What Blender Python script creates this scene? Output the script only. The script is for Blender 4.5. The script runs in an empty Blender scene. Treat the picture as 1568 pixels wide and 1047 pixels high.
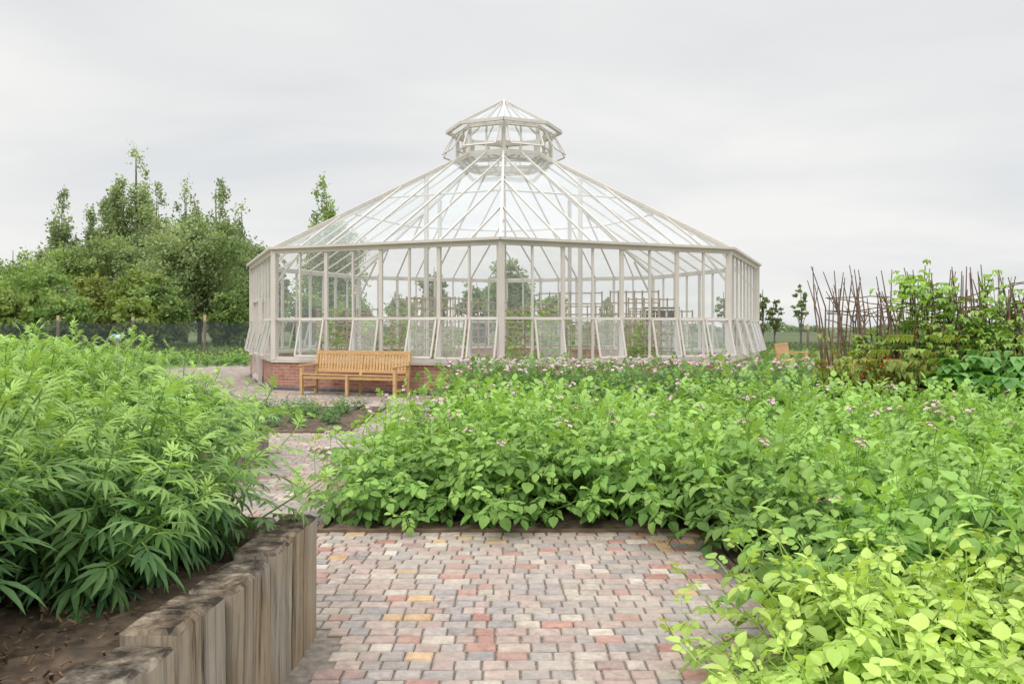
import bpy, math, random
import numpy as np
from mathutils import Vector, Matrix
random.seed(7); rng=np.random.default_rng(7)
sc=bpy.context.scene
sc.view_settings.view_transform='Standard'; sc.view_settings.look='None'; sc.view_settings.exposure=0
V=Vector
# ---------------------------------------------------------------- materials
def newmat(name):
    m=bpy.data.materials.new(name); m.use_nodes=True
    nt=m.node_tree; nt.nodes.clear()
    return m,nt,nt.nodes,nt.links
def N(ns,t,**kw):
    n=ns.new(t)
    for k,v in kw.items():
        if k in n.inputs: n.inputs[k].default_value=v
        else: setattr(n,k,v)
    return n
def simple(name,col,rough=.5,var=.12,scale=6,bump=.0,metal=0,spec=.4,stretch=(1,1,1),col2=None):
    m,nt,ns,l=newmat(name)
    o=ns.new('ShaderNodeOutputMaterial'); p=ns.new('ShaderNodeBsdfPrincipled'); l.new(p.outputs[0],o.inputs[0])
    p.inputs['Roughness'].default_value=rough; p.inputs['Metallic'].default_value=metal
    p.inputs['Specular IOR Level'].default_value=spec
    tc=ns.new('ShaderNodeTexCoord'); mp=ns.new('ShaderNodeMapping'); mp.inputs['Scale'].default_value=stretch
    l.new(tc.outputs['Object'],mp.inputs[0])
    nz=N(ns,'ShaderNodeTexNoise'); nz.inputs['Scale'].default_value=scale; nz.inputs['Detail'].default_value=6; l.new(mp.outputs[0],nz.inputs['Vector'])
    r=ns.new('ShaderNodeValToRGB'); l.new(nz.outputs['Fac'],r.inputs[0])
    c=np.array(col); a=c*(1-var*1.5) if col2 is None else np.array(col2); b=np.minimum(c*(1+var),.95)
    r.color_ramp.elements[0].position=.3; r.color_ramp.elements[1].position=.7
    r.color_ramp.elements[0].color=(*a,1); r.color_ramp.elements[1].color=(*b,1)
    l.new(r.outputs[0],p.inputs['Base Color'])
    if bump:
        bp=ns.new('ShaderNodeBump'); bp.inputs['Strength'].default_value=bump; bp.inputs['Distance'].default_value=.02
        l.new(nz.outputs['Fac'],bp.inputs['Height']); l.new(bp.outputs[0],p.inputs['Normal'])
    return m
def leafmat(name,trans=.35,rough=.5,lo=.85,hi=1.15,sat=1,nscale=1.2):
    m,nt,ns,l=newmat(name)
    o=ns.new('ShaderNodeOutputMaterial'); p=ns.new('ShaderNodeBsdfPrincipled')
    p.inputs['Roughness'].default_value=rough; p.inputs['Specular IOR Level'].default_value=.35
    at=ns.new('ShaderNodeAttribute'); at.attribute_name='Col'
    oi=ns.new('ShaderNodeObjectInfo'); mr=ns.new('ShaderNodeMapRange'); mr.inputs['To Min'].default_value=lo; mr.inputs['To Max'].default_value=hi
    l.new(oi.outputs['Random'],mr.inputs['Value'])
    geo=ns.new('ShaderNodeNewGeometry'); nz=ns.new('ShaderNodeTexNoise'); nz.inputs['Scale'].default_value=nscale; nz.inputs['Detail'].default_value=1
    l.new(geo.outputs['Position'],nz.inputs['Vector'])
    mr2=ns.new('ShaderNodeMapRange'); mr2.inputs['From Min'].default_value=.3; mr2.inputs['From Max'].default_value=.7; mr2.inputs['To Min'].default_value=.86; mr2.inputs['To Max'].default_value=1.15
    l.new(nz.outputs['Fac'],mr2.inputs['Value'])
    mu=ns.new('ShaderNodeMath'); mu.operation='MULTIPLY'; l.new(mr.outputs[0],mu.inputs[0]); l.new(mr2.outputs[0],mu.inputs[1])
    vm=ns.new('ShaderNodeVectorMath'); vm.operation='SCALE'; l.new(at.outputs['Color'],vm.inputs[0]); l.new(mu.outputs[0],vm.inputs['Scale'])
    l.new(vm.outputs[0],p.inputs['Base Color'])
    t=ns.new('ShaderNodeBsdfTranslucent')
    vm2=ns.new('ShaderNodeVectorMath'); vm2.operation='MULTIPLY'; vm2.inputs[1].default_value=(1.3,1.25,.6); l.new(vm.outputs[0],vm2.inputs[0]); l.new(vm2.outputs[0],t.inputs[0])
    mx=ns.new('ShaderNodeMixShader'); mx.inputs[0].default_value=trans
    l.new(p.outputs[0],mx.inputs[1]); l.new(t.outputs[0],mx.inputs[2]); l.new(mx.outputs[0],o.inputs[0])
    return m
def glassmat(name,haze,tint=(.975,.985,.98)):
    m,nt,ns,l=newmat(name)
    o=ns.new('ShaderNodeOutputMaterial'); tr=ns.new('ShaderNodeBsdfTransparent'); tr.inputs[0].default_value=(*tint,1)
    g=ns.new('ShaderNodeBsdfGlossy'); g.inputs['Roughness'].default_value=.03; g.inputs['Color'].default_value=(.95,.97,1,1)
    lw=ns.new('ShaderNodeLayerWeight'); lw.inputs['Blend'].default_value=.5
    pw=ns.new('ShaderNodeMath'); pw.operation='POWER'; pw.inputs[1].default_value=5; l.new(lw.outputs['Facing'],pw.inputs[0])
    ma=ns.new('ShaderNodeMath'); ma.operation='MULTIPLY_ADD'; ma.inputs[1].default_value=.85; ma.inputs[2].default_value=.07; l.new(pw.outputs[0],ma.inputs[0])
    mx=ns.new('ShaderNodeMixShader'); l.new(ma.outputs[0],mx.inputs[0]); l.new(tr.outputs[0],mx.inputs[1]); l.new(g.outputs[0],mx.inputs[2])
    d=ns.new('ShaderNodeBsdfDiffuse'); d.inputs[0].default_value=(.75,.79,.8,1)
    mx2=ns.new('ShaderNodeMixShader')
    geo=ns.new('ShaderNodeNewGeometry'); nz=ns.new('ShaderNodeTexNoise'); nz.inputs['Scale'].default_value=.8; nz.inputs['Detail'].default_value=2
    l.new(geo.outputs['Position'],nz.inputs['Vector'])
    mr=ns.new('ShaderNodeMapRange'); mr.inputs['From Min'].default_value=.3; mr.inputs['From Max'].default_value=.7; mr.inputs['To Min'].default_value=haze*.4; mr.inputs['To Max'].default_value=haze*1.5
    l.new(nz.outputs['Fac'],mr.inputs['Value']); l.new(mr.outputs[0],mx2.inputs[0])
    l.new(mx.outputs[0],mx2.inputs[1]); l.new(d.outputs[0],mx2.inputs[2]); l.new(mx2.outputs[0],o.inputs[0])
    return m
FRAME=simple('cream_powder_coat',(.58,.545,.50),.45,.04,3)
GLASSW=glassmat('wall_glass',.03); GLASSR=glassmat('roof_glass',.07); GLASSV=glassmat('vent_glass',.13)  # vent panes get extra white diffuse, a sky reflection put into the colour
TEAK=simple('teak',(.56,.36,.17),.55,.2,9,.1,stretch=(1,6,6))
POSTW=simple('post_wood',(.36,.27,.17),.8,.25,8,.2,stretch=(4,4,.6))
STICK=simple('hazel_stick',(.20,.13,.10),.8,.3,12,.2)
TRUNK=simple('bark',(.17,.14,.11),.9,.3,6,.5)
SOIL=simple('soil',(.12,.085,.06),.95,.45,14,1.0)
CHIP=simple('bark_chips',(.17,.11,.065),.9,.5,20)
TRELL=simple('trellis_wood',(.36,.29,.20),.7,.2,7)
STEM=simple('stem',(.16,.24,.07),.6,.15,9)
SIGNM=simple('sign_face',(.32,.5,.6),.4,.3,14)
DARK=simple('dark_crate',(.08,.07,.06),.7,.2,7)
PETAL=simple('lilac_petal',(.72,.50,.66),.6,.1,9); YEL=simple('anther',(.75,.5,.06),.6,.1,9); RED=simple('red_flower',(.6,.07,.03),.6,.1,9)
POT=leafmat('potato_leaf'); KEN=leafmat('lance_leaf',.32,.45,.88,1.12); TREEL=leafmat('tree_leaf',.35,.6,.85,1.15,nscale=.35)
# ---------------------------------------------------------------- mesh buffer
class B:
    def __init__(s): s.v=[];s.f=[];s.m=[];s.c=[];s.uv=None;s.n=0
    def add(s,vs,fs,mi=0,col=(1,1,1)):
        o=s.n; s.v.extend([tuple(x) for x in vs]); s.n+=len(vs)
        s.f.extend([tuple(i+o for i in f) for f in fs]); s.m.extend([mi]*len(fs)); s.c.extend([(col[0],col[1],col[2],1.)]*len(vs))
    def mesh(s,name,mats,smooth=False):
        me=bpy.data.meshes.new(name); me.from_pydata(s.v,[],s.f)
        for m in mats: me.materials.append(m)
        me.polygons.foreach_set('material_index',s.m)
        a=me.color_attributes.new('Col','FLOAT_COLOR','POINT'); a.data.foreach_set('color',np.array(s.c,dtype=np.float32).ravel())
        if smooth: me.polygons.foreach_set('use_smooth',[True]*len(s.f))
        me.update(); return me
    def obj(s,name,mats,parent=None,smooth=False,bevel=0):
        o=bpy.data.objects.new(name,s.mesh(name,mats,smooth)); sc.collection.objects.link(o)
        if parent: o.parent=parent
        if bevel:
            b=o.modifiers.new('b','BEVEL'); b.width=bevel; b.segments=2; b.limit_method='ANGLE'
        return o
def empty(name,loc=(0,0,0)):
    e=bpy.data.objects.new(name,None); e.location=loc; sc.collection.objects.link(e); return e
def link(me,name,parent,mat):
    o=bpy.data.objects.new(name,me); sc.collection.objects.link(o); o.parent=parent; o.matrix_basis=mat; return o
CF=[(0,3,2,1),(4,5,6,7),(0,1,5,4),(1,2,6,5),(2,3,7,6),(3,0,4,7)]
def beam(b,p0,p1,w,d,up=(0,0,1),mi=0,col=(1,1,1)):
    p0=V(p0);p1=V(p1);y=(p1-p0).normalized();u=V(up)
    x=y.cross(u)
    if x.length<1e-4: x=y.cross(V((0,1,0)))
    x.normalize(); z=x.cross(y)
    vs=[]
    for p in (p0,p1):
        for sx,sz in ((-1,-1),(1,-1),(1,1),(-1,1)): vs.append(p+x*(sx*w/2)+z*(sz*d/2))
    b.add(vs,CF,mi,col)
def box(b,c,s,mi=0,col=(1,1,1)):
    beam(b,(c[0],c[1]-s[1]/2,c[2]),(c[0],c[1]+s[1]/2,c[2]),s[0],s[2],(0,0,1),mi,col)
def tube(b,pts,rad,sides=5,mi=0,col=(1,1,1)):
    vs=[];n=len(pts)
    for i,p in enumerate(pts):
        p=V(p); t=(V(pts[min(i+1,n-1)])-V(pts[max(i-1,0)])).normalized()
        x=t.cross(V((.3,.9,.1))).normalized(); y=t.cross(x)
        for k in range(sides):
            a=2*math.pi*k/sides; vs.append(p+(x*math.cos(a)+y*math.sin(a))*rad[i])
    fs=[(i*sides+k,i*sides+(k+1)%sides,(i+1)*sides+(k+1)%sides,(i+1)*sides+k) for i in range(n-1) for k in range(sides)]
    fs.append(tuple(range((n-1)*sides,n*sides)))
    b.add(vs,fs,mi,col)
# ---------------------------------------------------------------- leaves
T=[0,.22,.5,.78,1.]
def leaf(b,p,d,up,L,W,droop=.25,fold=.15,col=(.1,.2,.05),prof=(0,.85,1,.62,0),mi=0):
    d=V(d).normalized(); x=d.cross(V(up))
    if x.length<1e-3: x=d.cross(V((1,0,0)))
    x.normalize(); z=x.cross(d); p=V(p)
    vs=[]
    for i,t in enumerate(T):
        c=p+d*(L*t*(1-.25*droop*t))+z*(-droop*L*t*t)
        if i in(0,4): vs.append(c); continue
        w=prof[i]*W/2
        vs+= [c-x*w+z*(fold*w), c-z*(.06*W), c+x*w+z*(fold*w)]
    fs=[(0,2,1),(0,3,2),(1,2,5,4),(2,3,6,5),(4,5,8,7),(5,6,9,8),(7,8,10),(8,9,10)]
    b.add(vs,fs,mi,col)
def mixc(a,c,t): return tuple(a[i]*(1-t)+c[i]*t for i in range(3))
def rd(a,b): return random.uniform(a,b)
def compound(b,p,d,L,ca,cb,t,wr=.62,pairs=3):
    d=V(d).normalized(); up=V((0,0,1)); s=d.cross(up)
    if s.length<.05: s=V((1,0,0))
    s.normalize(); s=(s+up*rd(-.25,.25)).normalized(); up=s.cross(d)
    pts=[]; q=V(p); dd=d.copy()
    for i in range(5):
        pts.append((q.copy(),dd.copy())); q=q+dd*(L*.2); dd=(dd+V((0,0,-.16))).normalized()
    tube(b,[pts[0][0],pts[2][0],pts[4][0]],[.003,.0025,.0015],3,0,mixc(ca,cb,.6))
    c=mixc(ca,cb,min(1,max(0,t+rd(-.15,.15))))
    for k in range(pairs):
        i=1+k if pairs==3 else 2+k
        i=min(i,3)
        q,dd=pts[i]; sz=L*(.30+.09*k)
        for sg in(-1,1):
            ld=dd*.55+s*sg*.85+V((0,0,rd(-.25,.1)))
            leaf(b,q+s*sg*.01,ld,up,sz*rd(.85,1.1),sz*wr,rd(.1,.4),rd(.05,.35),mixc(c,cb,rd(-.08,.08)))
    q,dd=pts[4]; leaf(b,q,dd,up,L*.62,L*.42*wr/.62,rd(.15,.45),rd(.05,.3),c,prof=(0,.9,1,.6,0))
def potato_mesh(name,seed,ca,cb,h=.72,spread=.33,nst=12,wr=.62,LL=.19,nl=8,fl=0):
    random.seed(seed); b=B()
    for s in range(nst):
        az=s*2.4+rd(-.4,.4); el=rd(.85,1.45) if s>3 else rd(1.3,1.55)
        ln=h*rd(.72,1.15)/max(.75,math.sin(el)); hd=V((math.cos(az),math.sin(az),0))
        pts=[];q=V((hd.x*.04,hd.y*.04,0)); e=el
        for i in range(7):
            pts.append(q.copy()); q=q+(hd*math.cos(e)+V((0,0,1))*math.sin(e))*ln/6; e-=rd(0,.09)
        tube(b,pts,[.006,.006,.005,.005,.004,.003,.002],4,0,mixc(ca,cb,.55))
        for k in range(nl):
            t=.28+.72*k/(nl-1); i=min(5,int(t*6)); f=t*6-i; q=pts[i].lerp(pts[i+1],min(f,1))
            a=k*2.4+s+rd(-.3,.3); o=V((math.cos(a),math.sin(a),0))+hd*.45
            elv=rd(-.1,.5)+(.9 if t>.93 else 0)
            dd=o.normalized()*math.cos(elv)+V((0,0,math.sin(elv)))
            L=LL*rd(.8,1.15)*(1 if t<.85 else .72)*(.8+.2*t)
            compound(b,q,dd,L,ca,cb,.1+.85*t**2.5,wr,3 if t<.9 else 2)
    return b.mesh(name,[POT],False)
LANC=(0,.72,1,.6,0)
def lance_leafset(b,p,d,L,ca,cb,t,up0=V((0,0,1))):
    d=V(d).normalized(); s=d.cross(up0)
    if s.length<.05: s=V((1,0,0))
    s.normalize(); s=(s+up0*rd(-.3,.3)).normalized(); up=s.cross(d)
    pet=L*.28; q=V(p)+d*pet; tube(b,[p,q,q+d*L*.25],[.0035,.003,.002],3,0,cb)
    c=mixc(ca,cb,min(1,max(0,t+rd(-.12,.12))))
    dr=rd(.2,.7)
    for k,(ang,sc_,off) in enumerate(((0,1,.25),(.42,.9,.2),(-.42,.9,.2),(.85,.72,.08),(-.85,.72,.08),(1.25,.45,0),(-1.25,.45,0))):
        ld=d*math.cos(ang)+s*math.sin(ang)+V((0,0,rd(-.12,.06)))
        leaf(b,q+d*L*off,ld,up,L*sc_*.8*rd(.9,1.1),L*.13*rd(.85,1.15)*(.8+.2*sc_),dr*rd(.8,1.2),rd(.1,.5),mixc(c,cb,rd(-.06,.1)),LANC)
def lance_mesh(name,seed,ca,cb,h=.97,nst=9,LL=.19):
    random.seed(seed); b=B()
    for s in range(nst):
        az=s*2.4+rd(-.4,.4); el=rd(1.05,1.45) if s>2 else rd(1.4,1.56)
        ln=h*rd(.72,1.08); hd=V((math.cos(az),math.sin(az),0)); pts=[];q=V((hd.x*.05,hd.y*.05,0));e=el
        for i in range(7):
            pts.append(q.copy()); q=q+(hd*math.cos(e)+V((0,0,1))*math.sin(e))*ln/6; e-=rd(-.02,.07)
        tube(b,pts,[.008,.008,.007,.006,.005,.004,.003],4,0,mixc(ca,cb,.5))
        nl=17
        for k in range(nl):
            t=.12+.88*k/(nl-1); i=min(5,int(t*6)); f=t*6-i; q=pts[i].lerp(pts[i+1],min(f,1))
            a=k*2.4+s+rd(-.3,.3); o=V((math.cos(a),math.sin(a),0))+hd*.3
            elv=-.45+.95*t+rd(-.2,.25)+(.5 if t>.9 else 0)
            dd=o.normalized()*math.cos(elv)+V((0,0,math.sin(elv)))
            L=LL*rd(.8,1.15)*(1-.5*t**3)
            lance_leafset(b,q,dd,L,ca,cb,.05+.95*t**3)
    return b.mesh(name,[KEN],False)
def scatter(parent,name,meshes,pts,smin,smax,zf=None,tilt=.12,leanf=None):
    for i,(x,y,z) in enumerate(pts):
        s=rd(smin,smax); sz=s*(zf(x,y) if zf else 1)
        M=Matrix.Translation((x,y,z))
        if leanf:
            lx,ly=leanf(x,y)
            M=M@Matrix.Rotation(lx,4,'Y')@Matrix.Rotation(-ly,4,'X')
        M=M@Matrix.Rotation(rd(-tilt,tilt),4,'X')@Matrix.Rotation(rd(-tilt,tilt),4,'Y')@Matrix.Rotation(rd(0,6.28),4,'Z')@Matrix.Diagonal((s,s,sz,1))
        link(random.choice(meshes),name,parent,M)
def grid(x0,x1,y0,y1,st,z=0,j=.3,keep=None):
    out=[];y=y0+st*.4;r=0
    while y<y1:
        x=x0+st*(.25+.5*(r%2))
        while x<x1:
            px,py=x+rd(-j,j)*st,y+rd(-j,j)*st
            if abs(px)<.66*py+1.2 and (keep is None or keep(px,py)): out.append((px,py,z))
            x+=st
        y+=st*.9;r+=1
    return out
# ---------------------------------------------------------------- camera
H=1.5
cd=bpy.data.cameras.new('camera'); cam=bpy.data.objects.new('camera',cd); sc.collection.objects.link(cam)
cam.location=(0,0,H); cam.rotation_euler=(math.radians(90),0,0); cd.lens=29.3; cd.sensor_width=36; cd.shift_y=-.015; cd.clip_end=5000; cd.clip_start=.05
sc.camera=cam
# ---------------------------------------------------------------- world
SE,SR=math.radians(48),math.radians(205)
w=bpy.data.worlds.new('World'); sc.world=w; w.use_nodes=True
nt=w.node_tree; ns=nt.nodes; l=nt.links; ns.clear()
o=ns.new('ShaderNodeOutputWorld'); bg=ns.new('ShaderNodeBackground'); bg.inputs['Strength'].default_value=.1; l.new(bg.outputs[0],o.inputs[0])
sky=ns.new('ShaderNodeTexSky'); sky.sky_type='NISHITA'; sky.sun_disc=False; sky.sun_elevation=SE; sky.sun_rotation=SR
tc=ns.new('ShaderNodeTexCoord'); sp=ns.new('ShaderNodeSeparateXYZ'); l.new(tc.outputs['Generated'],sp.inputs[0])
mz=N(ns,'ShaderNodeMath',operation='ADD'); mz.inputs[1].default_value=.16; 
ma=N(ns,'ShaderNodeMath',operation='MAXIMUM'); ma.inputs[1].default_value=0; l.new(sp.outputs['Z'],ma.inputs[0]); l.new(ma.outputs[0],mz.inputs[0])
dv=ns.new('ShaderNodeVectorMath'); dv.operation='DIVIDE'; cb_=ns.new('ShaderNodeCombineXYZ')
for k in range(3): l.new(mz.outputs[0],cb_.inputs[k])
l.new(tc.outputs['Generated'],dv.inputs[0]); l.new(cb_.outputs[0],dv.inputs[1])
mp=ns.new('ShaderNodeMapping'); mp.inputs['Scale'].default_value=(.7,1.0,.3); mp.inputs['Location'].default_value=(3.3,1.2,0); l.new(dv.outputs[0],mp.inputs[0])
nz=ns.new('ShaderNodeTexNoise'); nz.inputs['Scale'].default_value=.9; nz.inputs['Detail'].default_value=6; nz.inputs['Roughness'].default_value=.5; nz.inputs['Distortion'].default_value=.3; l.new(mp.outputs[0],nz.inputs['Vector'])
cr=ns.new('ShaderNodeValToRGB'); l.new(nz.outputs['Fac'],cr.inputs[0])
e=cr.color_ramp.elements; e[0].position=.32; e[0].color=(.76,.78,.795,1); e[1].position=.60; e[1].color=(.93,.92,.90,1)
mr=ns.new('ShaderNodeMapRange'); mr.inputs['From Min'].default_value=.36; mr.inputs['From Max'].default_value=.95; mr.inputs['To Min'].default_value=10.; mr.inputs['To Max'].default_value=29.
l.new(sp.outputs['Z'],mr.inputs['Value'])
sc1=ns.new('ShaderNodeVectorMath'); sc1.operation='SCALE'; l.new(cr.outputs[0],sc1.inputs[0]); l.new(mr.outputs[0],sc1.inputs['Scale'])
mx=ns.new('ShaderNodeMix'); mx.data_type='RGBA'; mx.inputs['Factor'].default_value=.96; mx.clamp_result=False
l.new(sky.outputs[0],mx.inputs['A']); l.new(sc1.outputs[0],mx.inputs['B']); l.new(mx.outputs['Result'],bg.inputs[0])
sl=bpy.data.lights.new('sun','SUN'); sl.energy=1.4; sl.angle=math.radians(30); sl.color=(1,.96,.9)
so=bpy.data.objects.new('sun',sl); sc.collection.objects.link(so)
sd=V((math.sin(SR)*math.cos(SE),math.cos(SR)*math.cos(SE),math.sin(SE))); so.rotation_euler=(-sd).to_track_quat('-Z','Y').to_euler()
# ---------------------------------------------------------------- ground
b=B(); b.add([(-1500,-300,0),(1500,-300,0),(1500,2500,0),(-1500,2500,0)],[(0,1,2,3)])
m,nt,ns,l=newmat('ground_mat'); o=ns.new('ShaderNodeOutputMaterial'); p=ns.new('ShaderNodeBsdfPrincipled'); p.inputs['Roughness'].default_value=.95; l.new(p.outputs[0],o.inputs[0])
g=ns.new('ShaderNodeNewGeometry'); n1=ns.new('ShaderNodeTexNoise'); n1.inputs['Scale'].default_value=.06; n1.inputs['Detail'].default_value=8; l.new(g.outputs['Position'],n1.inputs['Vector'])
r=ns.new('ShaderNodeValToRGB'); l.new(n1.outputs['Fac'],r.inputs[0]); e=r.color_ramp.elements; e[0].position=.35; e[0].color=(.10,.17,.05,1); e[1].position=.7; e[1].color=(.26,.27,.13,1)
l.new(r.outputs[0],p.inputs['Base Color'])
b.obj('ground',[m])
GX,GY,GR=-.24,25.1,7.6
def oct_in(x,y,R):
    ap=R*math.cos(math.pi/8)
    for k in range(8):
        a=math.pi/8+k*math.pi/4
        if (x-GX)*math.sin(a)+(y-GY)*math.cos(a)>ap: return False
    return True
# ---------------------------------------------------------------- paving setts
BEDS=[(-9,-.9,-3,4.07),(-11,-2.8,5.5,9.7),(-6.5,-2.3,11.6,15.2),(-1.39,17,6,14.6),(1.35,17,3.45,6.1),(.95,17,-3,3.5)]
def paved(x,y):
    for a,c,d,e_ in BEDS:
        if a<x<c and d<y<e_: return False
    if oct_in(x,y,GR+.05): return False
    if y<16: return -7.5<x<9
    return (x-GX)**2+(y-GY)**2<12.3**2
PAL=[(.37,.28,.245),(.36,.285,.255),(.33,.285,.265),(.38,.325,.28),(.34,.245,.22),(.31,.275,.26),(.39,.305,.265),(.41,.355,.30),(.34,.265,.24),(.36,.31,.275),(.27,.245,.24),(.30,.265,.25)]
b=B(); random.seed(3); y=.8; row=0
while y<34:
    far=y>13; dy=.10 if not far else .2; g_=.006 if not far else .012; x=-12.6+rd(0,.2)
    while x<12.4:
        wd=random.choice((.09,.10,.11,.12,.13,.14,.15,.16)) if not far else rd(.22,.34)
        cx,cy=x+wd/2,y+dy/2
        if abs(cx)<.66*cy+.7 and all(paved(cx+sx*wd*.5,cy+sy*dy*.5) for sx in(-1,1) for sy in(-1,1)):
            c=random.choice(PAL); q=random.random()
            if q<.03: c=(.48,.32,.18)
            elif q<.07: c=(.49,.43,.37)
            elif q<.13: c=(.36,.20,.165)
            k=rd(.88,1.14); c=tuple(v*k for v in c)
            z=.022+rd(-.0025,.0025); x0,x1,y0,y1=x+g_/2+rd(0,.003),x+wd-g_/2-rd(0,.003),y+g_/2+rd(-.001,.0015),y+dy-g_/2+rd(-.0015,.001)
            if far: b.add([(x0,y0,z),(x1,y0,z),(x1,y1,z),(x0,y1,z)],[(0,1,2,3)],0,c)
            else:
                j=lambda:rd(-.002,.002); h=.006
                vs=[(x0,y0,.004),(x1,y0,.004),(x1,y1,.004),(x0,y1,.004),(x0,y0,z-.006),(x1,y0,z-.006),(x1,y1,z-.006),(x0,y1,z-.006),
                    (x0+h+j(),y0+h+j(),z+j()),(x1-h+j(),y0+h+j(),z+j()),(x1-h+j(),y1-h+j(),z+j()),(x0+h+j(),y1-h+j(),z+j())]
                fs=[(0,1,5,4),(1,2,6,5),(2,3,7,6),(3,0,4,7),(4,5,9,8),(5,6,10,9),(6,7,11,10),(7,4,8,11),(8,9,10,11)]
                b.add(vs,fs,0,c)
        x+=wd
    y+=dy; row+=1
m,nt,ns,l=newmat('sett_mat'); o=ns.new('ShaderNodeOutputMaterial'); p=ns.new('ShaderNodeBsdfPrincipled'); p.inputs['Roughness'].default_value=.85; p.inputs['Specular IOR Level'].default_value=.25; l.new(p.outputs[0],o.inputs[0])
at=ns.new('ShaderNodeAttribute'); at.attribute_name='Col'; g=ns.new('ShaderNodeNewGeometry')
n1=ns.new('ShaderNodeTexNoise'); n1.inputs['Scale'].default_value=22; n1.inputs['Detail'].default_value=8; n1.inputs['Roughness'].default_value=.7; l.new(g.outputs['Position'],n1.inputs['Vector'])
n2=ns.new('ShaderNodeTexNoise'); n2.inputs['Scale'].default_value=1.3; n2.inputs['Detail'].default_value=5; l.new(g.outputs['Position'],n2.inputs['Vector'])
m1=ns.new('ShaderNodeMapRange'); m1.inputs['From Min'].default_value=.3; m1.inputs['From Max'].default_value=.7; m1.inputs['To Min'].default_value=.65; m1.inputs['To Max'].default_value=1.3; l.new(n1.outputs['Fac'],m1.inputs['Value'])
vm=ns.new('ShaderNodeVectorMath'); vm.operation='SCALE'; l.new(at.outputs['Color'],vm.inputs[0]); l.new(m1.outputs[0],vm.inputs['Scale'])
mm=ns.new('ShaderNodeMix'); mm.data_type='RGBA'; mm.inputs['B'].default_value=(.39,.345,.30,1); l.new(vm.outputs[0],mm.inputs['A'])
m2=ns.new('ShaderNodeMapRange'); m2.inputs['From Min'].default_value=.4; m2.inputs['From Max'].default_value=.7; m2.inputs['To Max'].default_value=.5; l.new(n2.outputs['Fac'],m2.inputs['Value']); l.new(m2.outputs[0],mm.inputs['Factor'])
l.new(mm.outputs['Result'],p.inputs['Base Color'])
bp=ns.new('ShaderNodeBump'); bp.inputs['Strength'].default_value=.6; bp.inputs['Distance'].default_value=.004; l.new(n1.outputs['Fac'],bp.inputs['Height']); l.new(bp.outputs[0],p.inputs['Normal'])
pav=b.obj('brick_paving',[m])
SAND=simple('joint_sand',(.23,.20,.17),.95,.25,25,.3)
bb=B(); bb.add([(-7.5,-2,.008),(9,-2,.008),(9,16.2,.008),(-7.5,16.2,.008)],[(0,1,2,3)])
pts=[(GX+12.4*math.cos(a*math.pi/32),GY+12.4*math.sin(a*math.pi/32),.012) for a in range(64)]; bb.add(pts,[tuple(range(64))])
bb.obj('path_base',[SAND])
# ---------------------------------------------------------------- soil beds
def soilbed(name,x0,x1,y0,y1,z,amp=.03,st=.12):
    b=B(); nx=int((x1-x0)/st)+1; ny=int((y1-y0)/st)+1; vs=[]
    for j in range(ny+1):
        for i in range(nx+1):
            ed=(i in(0,nx)) or (j in(0,ny))
            vs.append((x0+(x1-x0)*i/nx,y0+(y1-y0)*j/ny,z+(0 if ed else rd(-amp*.3,amp))))
    fs=[(j*(nx+1)+i,j*(nx+1)+i+1,(j+1)*(nx+1)+i+1,(j+1)*(nx+1)+i) for j in range(ny) for i in range(nx)]
    b.add(vs,fs); return b.obj(name,[SOIL],None,True)
soilbed('potato_bed_soil',-1.35,17,6.03,14.55,.03); soilbed('potato_bed_soil',1.39,17,3.5,6.0,.034); soilbed('potato_bed_soil',.99,17,.5,3.42,.03)
soilbed('strawberry_bed_soil',-6.45,-2.34,11.65,15.15,.04)
b=B()
def edging(pts,h=.045,t=.03):
    for a,c in zip(pts,pts[1:]): beam(b,(a[0],a[1],h/2),(c[0],c[1],h/2),t,h)
edging([(-1.39,14.6),(-1.39,6.015)]); edging([(-1.405,6),(1.335,6)]); edging([(1.35,6.015),(1.35,3.475)]); edging([(.965,3.46),(1.365,3.46)]); edging([(.95,3.475),(.95,.5)])
edging([(-6.5,11.6),(-2.315,11.6)]); edging([(-2.3,11.585),(-2.3,15.2)]); edging([(-2.285,15.215),(-6.5,15.215)])
b.obj('bed_edging',[simple('edging_wood',(.16,.11,.075),.8,.3,8,.3)])
# ---------------------------------------------------------------- sleeper raised beds
m,nt,ns,l=newmat('weathered_oak'); o=ns.new('ShaderNodeOutputMaterial'); p=ns.new('ShaderNodeBsdfPrincipled'); p.inputs['Roughness'].default_value=.85; p.inputs['Specular IOR Level'].default_value=.2; l.new(p.outputs[0],o.inputs[0])
at=ns.new('ShaderNodeAttribute'); at.attribute_name='Col'; g=ns.new('ShaderNodeNewGeometry')
mpp=ns.new('ShaderNodeMapping'); mpp.inputs['Scale'].default_value=(22,22,1.3); 
ad=ns.new('ShaderNodeVectorMath'); ad.operation='MULTIPLY_ADD'; ad.inputs[1].default_value=(7,7,7); l.new(at.outputs['Color'],ad.inputs[0]); l.new(g.outputs['Position'],ad.inputs[2])
l.new(ad.outputs[0],mpp.inputs[0])
n1=ns.new('ShaderNodeTexNoise'); n1.inputs['Scale'].default_value=1; n1.inputs['Detail'].default_value=9; n1.inputs['Roughness'].default_value=.68; n1.inputs['Distortion'].default_value=.7; l.new(mpp.outputs[0],n1.inputs['Vector'])
r=ns.new('ShaderNodeValToRGB'); l.new(n1.outputs['Fac'],r.inputs[0]); e=r.color_ramp.elements
e[0].position=.33; e[0].color=(.05,.042,.034,1); e[1].position=.68; e[1].color=(.42,.385,.335,1); q=e.new(.41); q.color=(.22,.195,.165,1); q=e.new(.5); q.color=(.32,.295,.255,1)
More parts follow.
